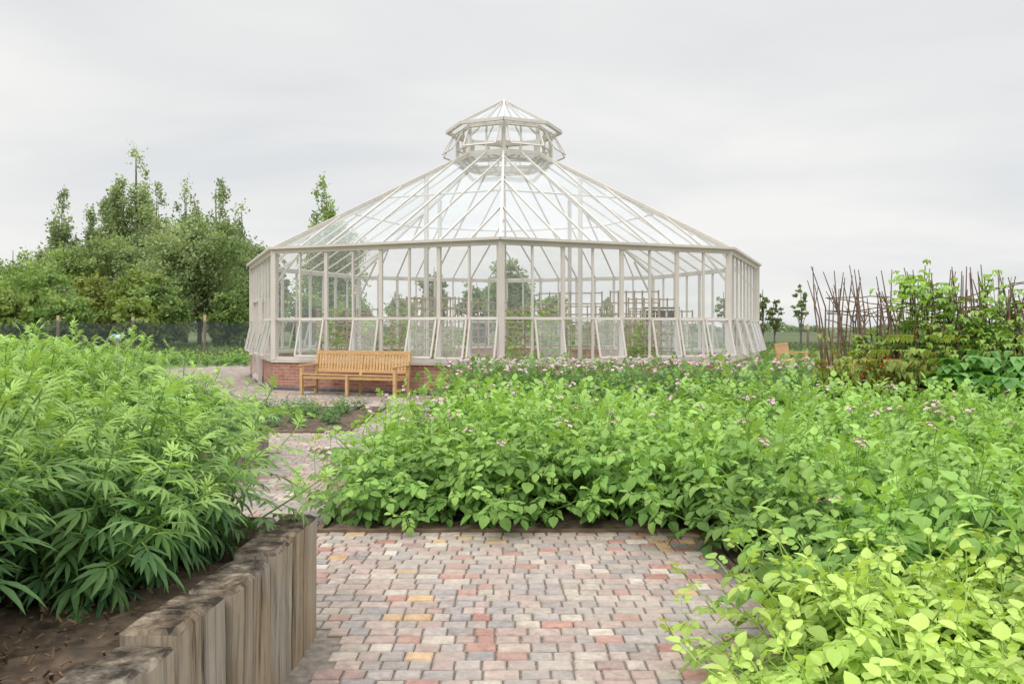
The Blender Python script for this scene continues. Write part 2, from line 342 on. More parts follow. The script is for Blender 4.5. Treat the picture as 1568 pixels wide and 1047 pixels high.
n2=ns.new('ShaderNodeTexNoise'); n2.inputs['Scale'].default_value=9; n2.inputs['Detail'].default_value=8; n2.inputs['Roughness'].default_value=.7; l.new(ad.outputs[0],n2.inputs['Vector'])
r2=ns.new('ShaderNodeValToRGB'); l.new(n2.outputs['Fac'],r2.inputs[0]); e=r2.color_ramp.elements
e[0].position=.4; e[0].color=(.03,.026,.022,1); e[1].position=.66; e[1].color=(.38,.34,.28,1); q=e.new(.53); q.color=(.15,.125,.10,1)
sx=ns.new('ShaderNodeSeparateXYZ'); l.new(g.outputs['Normal'],sx.inputs[0])
m3=ns.new('ShaderNodeMapRange'); m3.inputs['From Min'].default_value=.3; m3.inputs['From Max'].default_value=.8; l.new(sx.outputs['Z'],m3.inputs['Value'])
mm=ns.new('ShaderNodeMix'); mm.data_type='RGBA'; l.new(m3.outputs[0],mm.inputs['Factor']); l.new(r.outputs[0],mm.inputs['A']); l.new(r2.outputs[0],mm.inputs['B']); 
n4=ns.new('ShaderNodeTexNoise'); n4.inputs['Scale'].default_value=2.2; n4.inputs['Detail'].default_value=4; l.new(ad.outputs[0],n4.inputs['Vector'])
m5=ns.new('ShaderNodeMapRange'); m5.inputs['From Min'].default_value=.38; m5.inputs['From Max'].default_value=.62; m5.inputs['To Max'].default_value=.65; l.new(n4.outputs['Fac'],m5.inputs['Value'])
mt=ns.new('ShaderNodeMix'); mt.data_type='RGBA'; mt.blend_type='MULTIPLY'; mt.inputs['B'].default_value=(1.0,.78,.55,1); l.new(m5.outputs[0],mt.inputs['Factor']); l.new(mm.outputs['Result'],mt.inputs['A'])
l.new(mt.outputs['Result'],p.inputs['Base Color'])
bp=ns.new('ShaderNodeBump'); bp.inputs['Strength'].default_value=.9; bp.inputs['Distance'].default_value=.014; l.new(n1.outputs['Fac'],bp.inputs['Height'])
bp2=ns.new('ShaderNodeBump'); bp2.inputs['Strength'].default_value=.6; bp2.inputs['Distance'].default_value=.012; l.new(n2.outputs['Fac'],bp2.inputs['Height']); l.new(bp.outputs[0],bp2.inputs['Normal']); l.new(bp2.outputs[0],p.inputs['Normal'])
OAK=m
def sleeper(b,cx,cy,sx_,sy_,h,rot=0):
    c=(rd(0,1),rd(0,1),rd(0,1)); M=Matrix.Translation((cx,cy,0))@Matrix.Rotation(rot+rd(-.025,.025),4,'Z')
    vs=[]; bev=.014
    rings=[(-.02,0),(h*.25,0),(h*.5,0),(h*.75,0),(h-bev,0),(h,bev)]
    lean=(rd(-.010,.010),rd(-.006,.006))
    for k,(z,i) in enumerate(rings):
        hx,hy=sx_/2-i,sy_/2-i; c_=.018 if k<5 else .022
        for (ax,ay) in ((-hx+c_,-hy),(hx-c_,-hy),(hx,-hy+c_),(hx,hy-c_),(hx-c_,hy),(-hx+c_,hy),(-hx,hy-c_),(-hx,-hy+c_)):
            zz=z+(rd(-.006,.006) if k>3 else 0)
            vs.append(M@V((ax+rd(-.002,.002)+lean[0]*z/h,ay+rd(-.002,.002)+lean[1]*z/h,zz)))
    fs=[(k*8+i,k*8+(i+1)%8,(k+1)*8+(i+1)%8,(k+1)*8+i) for k in range(5) for i in range(8)]+[tuple(range(40,48))]
    b.add(vs,fs,0,c)
e1=empty('timber_raised_bed')
b=B(); y=3.955; 
def wx(y): return -1.03-(3.95-y)*.03
h0=.585
while y>-.6:
    wd=rd(.2,.25); sleeper(b,wx(y)+rd(-.012,.012),y-wd/2+.09,.18,wd-.016,h0+rd(-.024,.014),-.03); y-=wd
x=-1.13
while x>-6.5:
    wd=rd(.2,.25); sleeper(b,x-wd/2,3.95+rd(-.006,.006),wd-.012,.18,h0-.01+rd(-.014,.012)); x-=wd
b.obj('sleeper_wall',[OAK],e1)
s1=soilbed('soil',-6.5,-1.11,.0,3.87,.47,.035,.08); s1.parent=e1
b=B()
for i in range(2600):
    x,y=rd(-3.2,-1.12),rd(.6,3.84)
    if x>wx(y)-.1: continue
    a=rd(0,6.28); L=rd(.008,.03); beam(b,(x,y,.49+rd(0,.025)),(x+math.cos(a)*L,y+math.sin(a)*L,.495+rd(0,.03)),rd(.004,.012),.004,(0,0,1),0)
b.obj('bark_mulch',[CHIP],e1)
e2=empty('timber_raised_bed'); b=B(); y=9.6
while y>5.6:
    wd=rd(.2,.25); sleeper(b,-2.9,y-wd/2,.2,wd-.006,.36+rd(-.015,.012)); y-=wd
x=-3.0
while x>-10:
    wd=rd(.2,.25); sleeper(b,x-wd/2,5.6,wd-.006,.2,.36+rd(-.014,.012)); sleeper(b,x-wd/2,9.5,wd-.006,.2,.36+rd(-.014,.012)); x-=wd
b.obj('sleeper_wall',[OAK],e2)
s2=soilbed('soil',-10,-2.98,5.68,9.42,.3,.03,.2); s2.parent=e2
# ---------------------------------------------------------------- greenhouse
G=empty('glass_greenhouse',(GX,GY,0))
F=B(); GW=B(); GRf=B(); BR=B(); SI=B(); GV=B()
ZS,ZT,ZE,ZL,ZU,ZA=.72,1.68,3.31,6.5,7.34,8.3; RL,RU=1.4,1.71
def vt(k,R,z): a=k*math.pi/4; return V((R*math.sin(a),-R*math.cos(a),z))
def hframe(b,p0,p1,p2,p3,w=.035,d=.03):
    n=(p1-p0).cross(p3-p0).normalized()
    for a,c in((p0,p1),(p1,p2),(p2,p3),(p3,p0)): beam(b,a,c,w,d,n)
def pane(b,p0,p1,p2,p3,j=.004):
    n=(p1-p0).cross(p3-p0).normalized(); b.add([q+n*rd(-j,j) for q in(p0,p1,p2,p3)],[(0,1,2,3)])
brick_uv=[]
for k in range(8):
    A=vt(k,GR,0); C=vt(k+1,GR,0); u=(C-A).normalized(); n=V((u.y,-u.x,0)); 
    if n.dot(A)<0: n=-n
    Z=lambda p,z:V((p.x,p.y,z))
    door=(k==6)
    beam(F,Z(A,ZS),Z(A,ZE),.13,.13,n)
    AI=vt(k,GR-.24,0); CI=vt(k+1,GR-.24,0); Ao=vt(k,GR+.04,0); Co=vt(k+1,GR+.04,0)
    zt=ZS-.06
    BR.add([Z(Ao,0),Z(Co,0),Z(Co,zt),Z(Ao,zt),Z(AI,0),Z(CI,0),Z(CI,zt),Z(AI,zt)],[(0,1,2,3),(5,4,7,6),(3,2,6,7)])
    Lo=(Co-Ao).length
    brick_uv+= [(0,0),(Lo,0),(Lo,zt),(0,zt)]*2+[(0,0),(Lo,0),(Lo,.2),(0,.2)]
    As,Cs=vt(k,GR+.09,0),vt(k+1,GR+.09,0); Ai,Ci=vt(k,GR-.27,0),vt(k+1,GR-.27,0)
    SI.add([Z(As,zt),Z(Cs,zt),Z(Cs,ZS-.01),Z(As,ZS-.01),Z(Ai,zt),Z(Ci,zt),Z(Ci,ZS),Z(Ai,ZS)],[(0,1,2,3),(3,2,6,7),(1,0,4,5),(4,7,6,5)])
    Ap,Cp=vt(k,GR+.07,0),vt(k+1,GR+.07,0)
    SI.add([Z(Ap,0.02),Z(Cp,0.02),Z(Cp,.07),Z(Ap,.07),Z(Ao,.09),Z(Co,.09)],[(0,1,2,3),(3,2,5,4)],1)
    beam(F,Z(A,ZS+.035)+n*.002,Z(C,ZS+.035)+n*.002,.07,.08)
    beam(F,Z(A,ZT)+n*.004,Z(C,ZT)+n*.004,.07,.055)
    beam(F,Z(A,ZE-.03)+n*.01,Z(C,ZE-.03)+n*.01,.10,.12)
    beam(F,vt(k,GR+.09,ZE+.035),vt(k+1,GR+.09,ZE+.035),.13,.055)
    for i in range(8):
        P=A.lerp(C,i/8); Q=A.lerp(C,(i+1)/8)
        if i: 
            wide=.085 if i%2==0 else .042
            beam(F,Z(P,ZS),Z(P,ZE-.05),wide,.06,n)
        pane(GW,Z(P,ZT),Z(Q,ZT),Z(Q,ZE-.08),Z(P,ZE-.08))
        if i%2==1 or i==6:
            P2=P.lerp(Q,.06);Q2=P.lerp(Q,.94); ang=rd(.22,.30); hh=ZT-ZS-.1
            t0=Z(P2,ZT-.02)+n*.05;t1=Z(Q2,ZT-.02)+n*.05
            dn=V((0,0,-math.cos(ang)*hh))+n*(math.sin(ang)*hh)
            pane(GV,t0,t1,t1+dn,t0+dn,0); hframe(F,t0,t1,t1+dn,t0+dn,.04,.03)
            mid=(t0+t1)/2+dn; beam(F,mid,mid-n*(math.sin(ang)*hh+.05)+V((0,0,.02)),.015,.015)
        else: pane(GW,Z(P,ZS+.07),Z(Q,ZS+.07),Z(Q,ZT),Z(P,ZT))
    if door:
        P=A.lerp(C,3/8);Q=A.lerp(C,5/8)
        for q_ in (P,Q): beam(F,Z(q_,0)+n*.12,Z(q_,2.2)+n*.12,.09,.1,n)
        beam(F,Z(P,2.2)+n*.12,Z(Q,2.2)+n*.12,.1,.1); beam(F,Z(P.lerp(Q,.5),0.05)+n*.12,Z(P.lerp(Q,.5),2.15)+n*.12,.08,.06,n)
        for z in(.15,.95): beam(F,Z(P,z)+n*.12,Z(Q,z)+n*.12,.06,.12)
    R0,R1=vt(k,GR+.06,ZE+.03),vt(k,RL,ZL); beam(F,R0,R1,.06,.09)
    E0,E1=vt(k,GR+.03,ZE+.03),vt(k+1,GR+.03,ZE+.03); T0,T1=vt(k,RL,ZL),vt(k+1,RL,ZL)
    Em=(E0+E1)/2; Tm=(T0+T1)/2; up=(Tm-Em); Ew=(E1-E0).length/2; Tw=(T1-T0).length/2; nn=up.cross(u).normalized()
    if nn.z<0: nn=-nn
    def top(off): 
        f=1. if abs(off)<=Tw else (Ew-abs(off))/(Ew-Tw); return Em+u*off+up*f,f
    offs=[-Ew+2*Ew*i/8 for i in range(9)]
    for i in range(1,8):
        q,f=top(offs[i]); beam(F,Em+u*offs[i],q,.032 if i%2 else .045,.045,nn)
    for f in(.5,):
        w_=Ew+(Tw-Ew)*f
        beam(F,Em+up*f-u*w_-nn*.05,Em+up*f+u*w_-nn*.05,.035,.04,nn)
    for i in range(8):
        a0,a1=offs[i],offs[i+1]; q0,f0=top(a0);q1,f1=top(a1)
        if i==0: poly=[E0,Em+u*a1,q1]
        elif i==7: poly=[Em+u*a0,E1,q0]
        else:
            poly=[Em+u*a0,Em+u*a1,q1]
            if a0<-Tw<a1: poly=[Em+u*a0,Em+u*a1,q1,T0,q0]
            elif a0<Tw<a1: poly=[Em+u*a0,Em+u*a1,q1,T1,q0]
            else: poly.append(q0)
        GRf.add([x_+nn*rd(-.003,.003) for x_ in poly],[tuple(range(len(poly)))])
    D=V((-A.x,-A.y,0)).normalized()
    beam(F,Z(A,ZE-.75)+D*.06,Z(A,ZE)+D*1.1+V((0,0,.5)),.05,.05)
    # inner bracing: slim columns and tie under the rafters
    c0,c1=vt(k,3.0,0),vt(k+1,3.0,0)
    if k%2==1: beam(F,Z(c0,.03),Z(c0,5.62),.10,.10,n)
    beam(F,T0+V((0,0,-.02)),T1+V((0,0,-.02)),.10,.16)
    beam(F,vt(k,RL-.12,ZL-.14),vt(k+1,RL-.12,ZL-.14),.05,.22)
    beam(F,vt(k,RL,ZL),vt(k,RL,ZU),.09,.09,n)
    beam(F,vt(k,RL,ZU-.05),vt(k+1,RL,ZU-.05),.07,.09)
    U0,U1=vt(k,RU,ZU),vt(k+1,RU,ZU); beam(F,U0,U1,.10,.09)
    beam(F,U0+V((0,0,.03)),V((0,0,ZA)),.05,.06)
    ap=V((0,0,ZA-.01)); um=(U0+U1)/2; beam(F,um,ap,.03,.04)
    GRf.add([U0+V((0,0,.03)),U1+V((0,0,.03)),ap],[(0,1,2)])
    l0,l1=vt(k,RL,0),vt(k+1,RL,0); mm_=(l0+l1)/2
    beam(F,Z(mm_,ZL),Z(mm_,ZU-.05),.045,.05,n); beam(F,Z(l0,ZL+.28),Z(l1,ZL+.28),.04,.045)
    t0=Z(l0.lerp(l1,.04),ZU-.1)+n*.12;t1=Z(l0.lerp(l1,.96),ZU-.1)+n*.12; ang=.55;hh=.72
    dn=V((0,0,-math.cos(ang)*hh))+n*(math.sin(ang)*hh)
    hframe(F,t0,t1,t1+dn,t0+dn,.04,.03); pane(GW,t0,t1,t1+dn,t0+dn,0)
tube(F,[(0,0,ZA-.05),(0,0,ZA+.08)],[.1,.03],8)
F.obj('aluminium_frame',[FRAME],G)
GW.obj('wall_glazing',[GLASSW],G); GRf.obj('roof_glazing',[GLASSR],G); GV.obj('vent_glazing',[GLASSV],G)
m,nt,ns,l=newmat('red_brick'); o=ns.new('ShaderNodeOutputMaterial'); p=ns.new('ShaderNodeBsdfPrincipled'); p.inputs['Roughness'].default_value=.85; l.new(p.outputs[0],o.inputs[0])
uvn=ns.new('ShaderNodeUVMap'); uvn.uv_map='UV'; bt=ns.new('ShaderNodeTexBrick'); l.new(uvn.outputs[0],bt.inputs['Vector'])
bt.inputs['Scale'].default_value=1; bt.inputs['Brick Width'].default_value=.225; bt.inputs['Row Height'].default_value=.075; bt.inputs['Mortar Size'].default_value=.006
bt.inputs['Color1'].default_value=(.30,.12,.08,1); bt.inputs['Color2'].default_value=(.40,.20,.135,1); bt.inputs['Mortar'].default_value=(.38,.33,.29,1)
nn1=ns.new('ShaderNodeTexNoise'); nn1.inputs['Scale'].default_value=9; nn1.inputs['Detail'].default_value=6; l.new(uvn.outputs[0],nn1.inputs['Vector'])
mq=ns.new('ShaderNodeMapRange'); mq.inputs['To Min'].default_value=.6; mq.inputs['To Max'].default_value=1.4; l.new(nn1.outputs['Fac'],mq.inputs['Value'])
vq=ns.new('ShaderNodeVectorMath'); vq.operation='SCALE'; l.new(bt.outputs['Color'],vq.inputs[0]); l.new(mq.outputs[0],vq.inputs['Scale']); l.new(vq.outputs[0],p.inputs['Base Color'])
bo=BR.obj('brick_plinth',[m],G); uvl=bo.data.uv_layers.new(name='UV'); uvl.data.foreach_set('uv',np.array(brick_uv,dtype=np.float32).ravel())
SI.obj('stone_sill',[simple('sill_stone',(.55,.52,.46),.7,.08,5),simple('blue_brick',(.12,.12,.14),.7,.2,9)],G)
b=B(); b.add([vt(k,GR-.26,.03) for k in range(8)],[tuple(range(8))]); b.obj('floor',[simple('gh_floor',(.42,.38,.34),.9,.2,3)],G)
# ---------------------------------------------------------------- plant meshes
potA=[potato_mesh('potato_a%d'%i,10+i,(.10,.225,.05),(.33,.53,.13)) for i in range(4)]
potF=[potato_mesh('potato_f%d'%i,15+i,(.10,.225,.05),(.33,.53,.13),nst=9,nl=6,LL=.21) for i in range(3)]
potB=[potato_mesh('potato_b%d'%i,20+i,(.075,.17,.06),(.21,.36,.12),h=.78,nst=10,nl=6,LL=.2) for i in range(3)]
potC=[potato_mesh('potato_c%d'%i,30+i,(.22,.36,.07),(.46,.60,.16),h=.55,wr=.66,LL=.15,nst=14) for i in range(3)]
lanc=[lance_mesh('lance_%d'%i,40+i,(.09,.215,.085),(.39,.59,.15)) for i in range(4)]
def flower_mesh(seed):
    random.seed(seed); b=B()
    tube(b,[(0,0,-.2),(rd(-.02,.02),0,0)],[.003,.002],4,1)
    for i in range(7):
        c=V((rd(-.045,.045),rd(-.045,.045),rd(-.01,.05))); tube(b,[(0,0,-.03),c],[.0015,.0012],3,1)
        nrm=V((c.x*8,c.y*8,rd(.2,.9))).normalized(); x=nrm.cross(V((0,0,1)));x=x.normalized() if x.length>.01 else V((1,0,0)); y=nrm.cross(x); R=rd(.014,.020)
        for k in range(5):
            a=k*1.2566; a2=.55; d0=x*math.cos(a)+y*math.sin(a)
            dl=x*math.cos(a-a2)+y*math.sin(a-a2); dr=x*math.cos(a+a2)+y*math.sin(a+a2)
            b.add([c,c+dl*R*.8+nrm*.003,c+d0*R*1.1,c+dr*R*.8+nrm*.003],[(0,1,2,3)],0)
        b.add([c+nrm*.001+x*.004,c+y*.004,c+nrm*.012,c-x*.004,c-y*.004],[(0,1,2),(1,3,2),(3,4,2),(4,0,2)],2)
    return b.mesh('flower_cluster',[PETAL,STEM,YEL])
flo=[flower_mesh(i) for i in range(4)]
random.seed(5)
def edge_scale(x,y):
    d=min(x+1.39 if y>6 else x-1.35, 9)
    return (.82+.18*min(1,max(0,d)/.6))*(.93+.1*math.sin(x*1.7+y*.9))
def lean_c(x,y):
    lx=0;ly=0
    if y>6 and x<-.95: lx=-.42
    if y<6.0 and x<1.75: lx=-.3
    if y>6 and y<6.45 and x<1.4: ly=-.34
    return lx,ly
Pm=empty('potato_plants')
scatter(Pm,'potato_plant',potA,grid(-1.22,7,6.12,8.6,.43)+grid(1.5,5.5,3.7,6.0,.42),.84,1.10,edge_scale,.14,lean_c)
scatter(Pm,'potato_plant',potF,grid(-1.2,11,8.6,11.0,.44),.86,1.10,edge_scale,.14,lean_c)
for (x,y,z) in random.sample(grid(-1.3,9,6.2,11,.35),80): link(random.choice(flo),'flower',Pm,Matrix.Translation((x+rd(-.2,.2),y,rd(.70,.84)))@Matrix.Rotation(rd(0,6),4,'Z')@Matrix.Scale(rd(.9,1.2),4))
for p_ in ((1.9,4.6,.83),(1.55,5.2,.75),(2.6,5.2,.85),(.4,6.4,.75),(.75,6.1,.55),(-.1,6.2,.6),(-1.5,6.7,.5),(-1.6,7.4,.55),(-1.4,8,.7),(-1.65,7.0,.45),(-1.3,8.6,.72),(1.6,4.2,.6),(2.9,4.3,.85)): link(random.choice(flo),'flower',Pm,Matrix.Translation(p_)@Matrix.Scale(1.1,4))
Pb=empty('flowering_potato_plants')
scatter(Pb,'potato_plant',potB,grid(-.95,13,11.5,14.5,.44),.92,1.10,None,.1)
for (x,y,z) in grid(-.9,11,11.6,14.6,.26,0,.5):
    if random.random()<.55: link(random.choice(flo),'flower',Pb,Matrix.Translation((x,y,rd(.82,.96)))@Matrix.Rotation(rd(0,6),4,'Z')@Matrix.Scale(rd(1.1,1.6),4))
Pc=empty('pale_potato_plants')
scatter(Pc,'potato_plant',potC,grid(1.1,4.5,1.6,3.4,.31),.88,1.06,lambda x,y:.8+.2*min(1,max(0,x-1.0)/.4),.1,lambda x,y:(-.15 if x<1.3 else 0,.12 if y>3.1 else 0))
Sb=empty('strawberry_plants')
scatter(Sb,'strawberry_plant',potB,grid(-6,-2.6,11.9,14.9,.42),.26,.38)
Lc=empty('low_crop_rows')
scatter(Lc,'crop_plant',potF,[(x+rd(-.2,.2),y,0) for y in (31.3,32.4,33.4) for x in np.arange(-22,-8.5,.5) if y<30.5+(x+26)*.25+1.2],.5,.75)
Lp=empty('lance_leaf_plants')
def zsc(x,y):
    d=min(-1.25-x,4.1-y,1.0); return .68+.32*min(1,max(0,d)/.8)
def lean1(x,y):
    lx=.42 if x>-1.75 else (.15 if x>-2.1 else 0); ly=.3 if y>3.45 else 0
    return lx*(.4 if y<2.7 else 1),ly
random.seed(11)
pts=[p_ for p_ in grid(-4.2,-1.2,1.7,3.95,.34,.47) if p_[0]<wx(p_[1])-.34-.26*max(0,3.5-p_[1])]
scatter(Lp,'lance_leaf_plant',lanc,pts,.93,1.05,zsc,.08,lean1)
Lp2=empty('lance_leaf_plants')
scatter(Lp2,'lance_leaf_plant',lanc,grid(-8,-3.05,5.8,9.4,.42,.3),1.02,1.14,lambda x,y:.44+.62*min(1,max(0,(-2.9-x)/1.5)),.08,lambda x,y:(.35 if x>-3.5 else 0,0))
# ---------------------------------------------------------------- leaf clouds / trees
def cloud(b,C,size,col,flat=.0):
    n=len(C); nr=rng.normal(size=(n,3)); nr[:,2]=np.abs(nr[:,2])+flat; nr/=np.linalg.norm(nr,axis=1)[:,None]
    a=rng.normal(size=(n,3)); x=np.cross(nr,a); x/=np.linalg.norm(x,axis=1)[:,None]; y=np.cross(nr,x)
    s=(size*rng.uniform(.6,1.3,n))[:,None]
    v=np.stack([C-y*s*.8,C+x*s*.42-y*s*.05,C+y*s*.8,C-x*s*.42-y*s*.05],1).reshape(-1,3)
    o=b.n; b.v.extend(map(tuple,v.tolist())); b.n+=4*n
    b.f.extend([(o+4*i,o+4*i+1,o+4*i+2,o+4*i+3) for i in range(n)]); b.m.extend([1]*n)
    cc=np.repeat(col,4,axis=0); b.c.extend([(c[0],c[1],c[2],1.) for c in cc.tolist()])
def tree(name,x,y,h,cr,base=.15,kind='round',n=7000,size=.2,ca=(.035,.08,.02),cb=(.10,.17,.05),seed=0,ncl=60):
    global rng; rng=np.random.default_rng(seed); random.seed(seed); b=B()
    tube(b,[(0,0,-.1),(rd(-.1,.1),0,h*.3),(rd(-.2,.2),rd(-.2,.2),h*.6),(0,0,h*.93)],[.018*h,.012*h,.007*h,.02],7)
    cl=[]
    if kind=='poplar':
        nsp=max(9,int(cr*6)); 
        sp=[(rd(-.2,.2),0,h,cr*.6)]
        for _ in range(nsp):
            ax,ay=rd(-cr,cr)*.95,rd(-cr,cr)*.95; sp.append((ax,ay,h*(.98-.30*min(1,math.hypot(ax,ay)/cr))*rd(.80,1.0),cr*rd(.35,.6)))
        for (sx_,sy_,sh,sr) in sp:
            zb=h*base*rd(.6,1.6)
            for k in range(ncl//len(sp)+6):
                t=random.random()**.8; z=zb+(sh-zb)*t; rr=sr*(1-t)**.4*(.4+.6*min(1,t*4))
                cl.append((sx_*(.6+.4*t)+rd(-rr,rr),sy_*(.6+.4*t)+rd(-rr,rr),z,.30+.35*(1-t),rd(.4,.8)))
            tube(b,[(0,0,zb),(sx_*.6,sy_*.6,zb+(sh-zb)*.35),(sx_,sy_,sh*.97)],[.008*h,.005*h,.01],4)
    else:
        zc=h*(base+1)/2; hz=h*(1-base)/2
        for k in range(ncl):
            u=rng.normal(size=3); u/=np.linalg.norm(u); r_=random.random()**.35*rd(.7,1.12)
            px,py,pz=u[0]*cr*r_*.85,u[1]*cr*r_*.85,zc+u[2]*hz*r_*.88
            if pz<h*base: pz=h*base+rd(0,.4)
            cl.append((px,py,pz,cr*rd(.11,.24),cr*rd(.08,.17)))
            if k%4==0: tube(b,[(0,0,max(h*.1,pz*.4)),(px*.45,py*.45,pz*.75),(px,py,pz)],[.008*h,.005*h,.02],4)
    per=max(8,n//len(cl)); Cs=[];Co=[]
    for (px,py,pz,r1,r2) in cl:
        k=int(per*rd(.6,1.4)); P=rng.normal(size=(k,3))*np.array([r1,r1,r2])*.62+np.array([px,py,pz])
        t=rd(0,1); base_c=np.array(mixc(ca,cb,t)); Cs.append(P); Co.append(base_c[None,:]*rng.uniform(.8,1.2,(k,1)))
    cloud(b,np.concatenate(Cs),size,np.concatenate(Co))
    o=b.obj(name,[TRUNK,TREEL]); o.location=(x,y,0); return o
def px(p,d): return (p-784)*d/1276
def zh(yp,d): return H+(500-yp)*d/1276
PA,PB=(.19,.255,.14),(.37,.45,.24); GA,GB=(.14,.24,.08),(.31,.42,.14); YA,YB=(.20,.26,.06),(.38,.44,.13)
S=100
for (xp,yp,d,wpx,kind,a,c,base) in [
  (95,293,78,30,'poplar',PA,PB,.1),(138,322,80,26,'poplar',PA,PB,.1),(208,213,75,42,'poplar',PA,PB,.08),(188,270,77,32,'poplar',PA,PB,.08),(240,285,78,34,'poplar',PA,PB,.08),
  (283,268,72,42,'poplar',PA,PB,.1),(330,275,74,46,'poplar',PA,PB,.1),(370,308,74,36,'poplar',PA,PB,.1),(500,278,70,48,'poplar',PA,GB,.1)]:
    S+=1; tree('poplar_tree',px(xp,d),d,zh(yp,d),wpx*1.1*d/1276,base,kind,15000,.19,a,c,S,190)
for (xp,yp,d,wpx,a,c,base,n) in [
  (305,318,54,92,GA,PB,.2,16000),(20,372,60,75,GA,GB,.03,10000),(100,360,60,70,PA,GB,.03,10000),(170,345,62,70,PA,GB,.03,11000),(235,345,60,60,PA,GB,.03,9000),
  (60,400,50,62,GA,GB,.0,8000),(150,412,49,60,YA,YB,.0,8000),(215,395,48,48,YA,GB,.0,7000),(250,420,47,42,GA,GB,.0,6000),(-30,400,52,70,GA,GB,.0,7000),(350,440,50,40,GA,GB,.0,5500),(395,425,58,45,GA,GB,.0,5000),(15,440,44,38,YA,GB,.0,4500),(205,445,43,34,YA,GB,.0,4500),(100,440,44,45,GA,GB,.0,5000),
  (425,372,66,22,PA,PB,.15,3500),(470,440,60,42,GA,GB,.0,5000),(540,450,60,40,GA,GB,.0,5000),(665,400,58,26,GA,PB,.05,4500),(615,445,62,30,GA,GB,.0,4000),(780,385,52,50,GA,GB,.05,7000),(730,425,55,35,GA,GB,0,5000),(850,445,60,30,GA,GB,0,4000)]:
    S+=1; tree('broadleaf_tree',px(xp,d),d,zh(yp,d),wpx*d/1276,base,'round',n,.17,a,c,S,95)
for (xp,yp,d,wpx) in [(1168,436,55,15),(1186,452,56,12),(1226,432,55,14),(1108,440,58,16),(930,450,60,16)]:
    S+=1; tree('sapling_tree',px(xp,d),d,zh(yp,d),wpx*d/1276,.25,'round',420,.17,(.13,.18,.09),(.25,.32,.15),S,26)
b=B(); rng=np.random.default_rng(4)
n=26000; X=rng.uniform(-260,420,n); hh=2.2+1.2*np.sin(X*.05)+.9*np.sin(X*.17+1)+.6*np.sin(X*.6); Zz=rng.uniform(0,1,n)*np.maximum(hh,.8); Yy=240+rng.uniform(-4,4,n)
cloud(b,np.stack([X,Yy,Zz],1),.8,np.array([[.20,.26,.18]])*rng.uniform(.6,1.5,(n,1)))
b.obj('distant_hedgerow',[TRUNK,TREEL])
b=B(); n=30000; X=rng.uniform(-30,45,n); Yy=rng.uniform(37,60,n); Zz=rng.uniform(0,.35,n)
cloud(b,np.stack([X,Yy,Zz],1),.22,np.array([[.2,.29,.09]])*rng.uniform(.6,1.4,(n,1)))
b.obj('rough_grass',[TRUNK,TREEL])
# ---------------------------------------------------------------- fence with windbreak netting
m,nt,ns,l=newmat('netting'); o=ns.new('ShaderNodeOutputMaterial'); t=ns.new('ShaderNodeBsdfTransparent'); d=ns.new('ShaderNodeBsdfDiffuse'); d.inputs[0].default_value=(.07,.08,.09,1)
mx=ns.new('ShaderNodeMixShader'); mx.inputs[0].default_value=.5; l.new(t.outputs[0],mx.inputs[1]); l.new(d.outputs[0],mx.inputs[2]); l.new(mx.outputs[0],o.inputs[0]); NET=m
random.seed(9); fe=empty('netting_fence'); b=B(); nb=B()
path=[(-26,31),(-10,35),(4,42),(34,42)]
for (a,c),hgt in zip(zip(path,path[1:]),(1.75,1.5,1.35)):
    a=V((*a,0));c=V((*c,0)); n=max(2,int((c-a).length/2.6))
    for i in range(n):
        P=a.lerp(c,i/n);Q=a.lerp(c,(i+1)/n)
        tube(b,[P,P+V((rd(-.03,.03),0,hgt+.12+rd(0,.12)))],[.06,.055],8)
        K=8; up=[];lo=[]
        for k in range(K+1):
            q=P.lerp(Q,k/K); sag=.13*math.sin(math.pi*k/K); up.append(q+V((0,-.06+rd(-.02,.02),hgt-sag+rd(-.02,.02)))); lo.append(q+V((0,-.06+rd(-.03,.03),.12)))
        nb.add(up+lo,[(k,k+1,K+2+k,K+1+k) for k in range(K)])
b.obj('posts',[POSTW],fe,True); nb.obj('net',[NET],fe)
# ---------------------------------------------------------------- benches
def bench(loc,rot,L=2.4):
    e=empty('garden_bench',loc); e.rotation_euler=(0,0,rot); b=B(); h=L/2-.035
    for x in(-h,0,h): beam(b,(x,-.27,0),(x,-.27,.43 if x==0 else .62),.065,.065,(0,1,0))
    for x in(-h,0,h): beam(b,(x,.25,0),(x,.27,.44),.065,.065,(0,1,0)); beam(b,(x,.268,.43),(x,.345,.9 if x else .86),.063,.05,(0,1,0))
    beam(b,(-L/2,.34,.905),(L/2,.34,.905),.045,.085); beam(b,(-h,.275,.50),(h,.275,.50),.035,.06)
    n=int(L/.078)
    for i in range(1,n): 
        x=-h+2*h*i/n; beam(b,(x,.282,.52),(x,.333,.87),.060,.016,(0,1,0))
    for i in range(7): beam(b,(-h,-.27+i*.082,.445-.006*i),(h,-.27+i*.082,.445-.006*i),.066,.022)
    beam(b,(-h,-.255,.39),(h,-.255,.39),.03,.08); beam(b,(-h,.24,.39),(h,.24,.39),.03,.07)
    for x in(-h,h):
        beam(b,(x,-.34,.635),(x,.31,.645),.075,.032); beam(b,(x,-.25,.38),(x,.24,.38),.03,.07); beam(b,(x,-.25,.14),(x,.24,.14),.03,.05)
    b.obj('bench_frame',[TEAK],e,False,.004)
bench((-3.4,17.95,.024),-math.pi/8); bench((8.95,26.6,.024),math.radians(60),1.8)
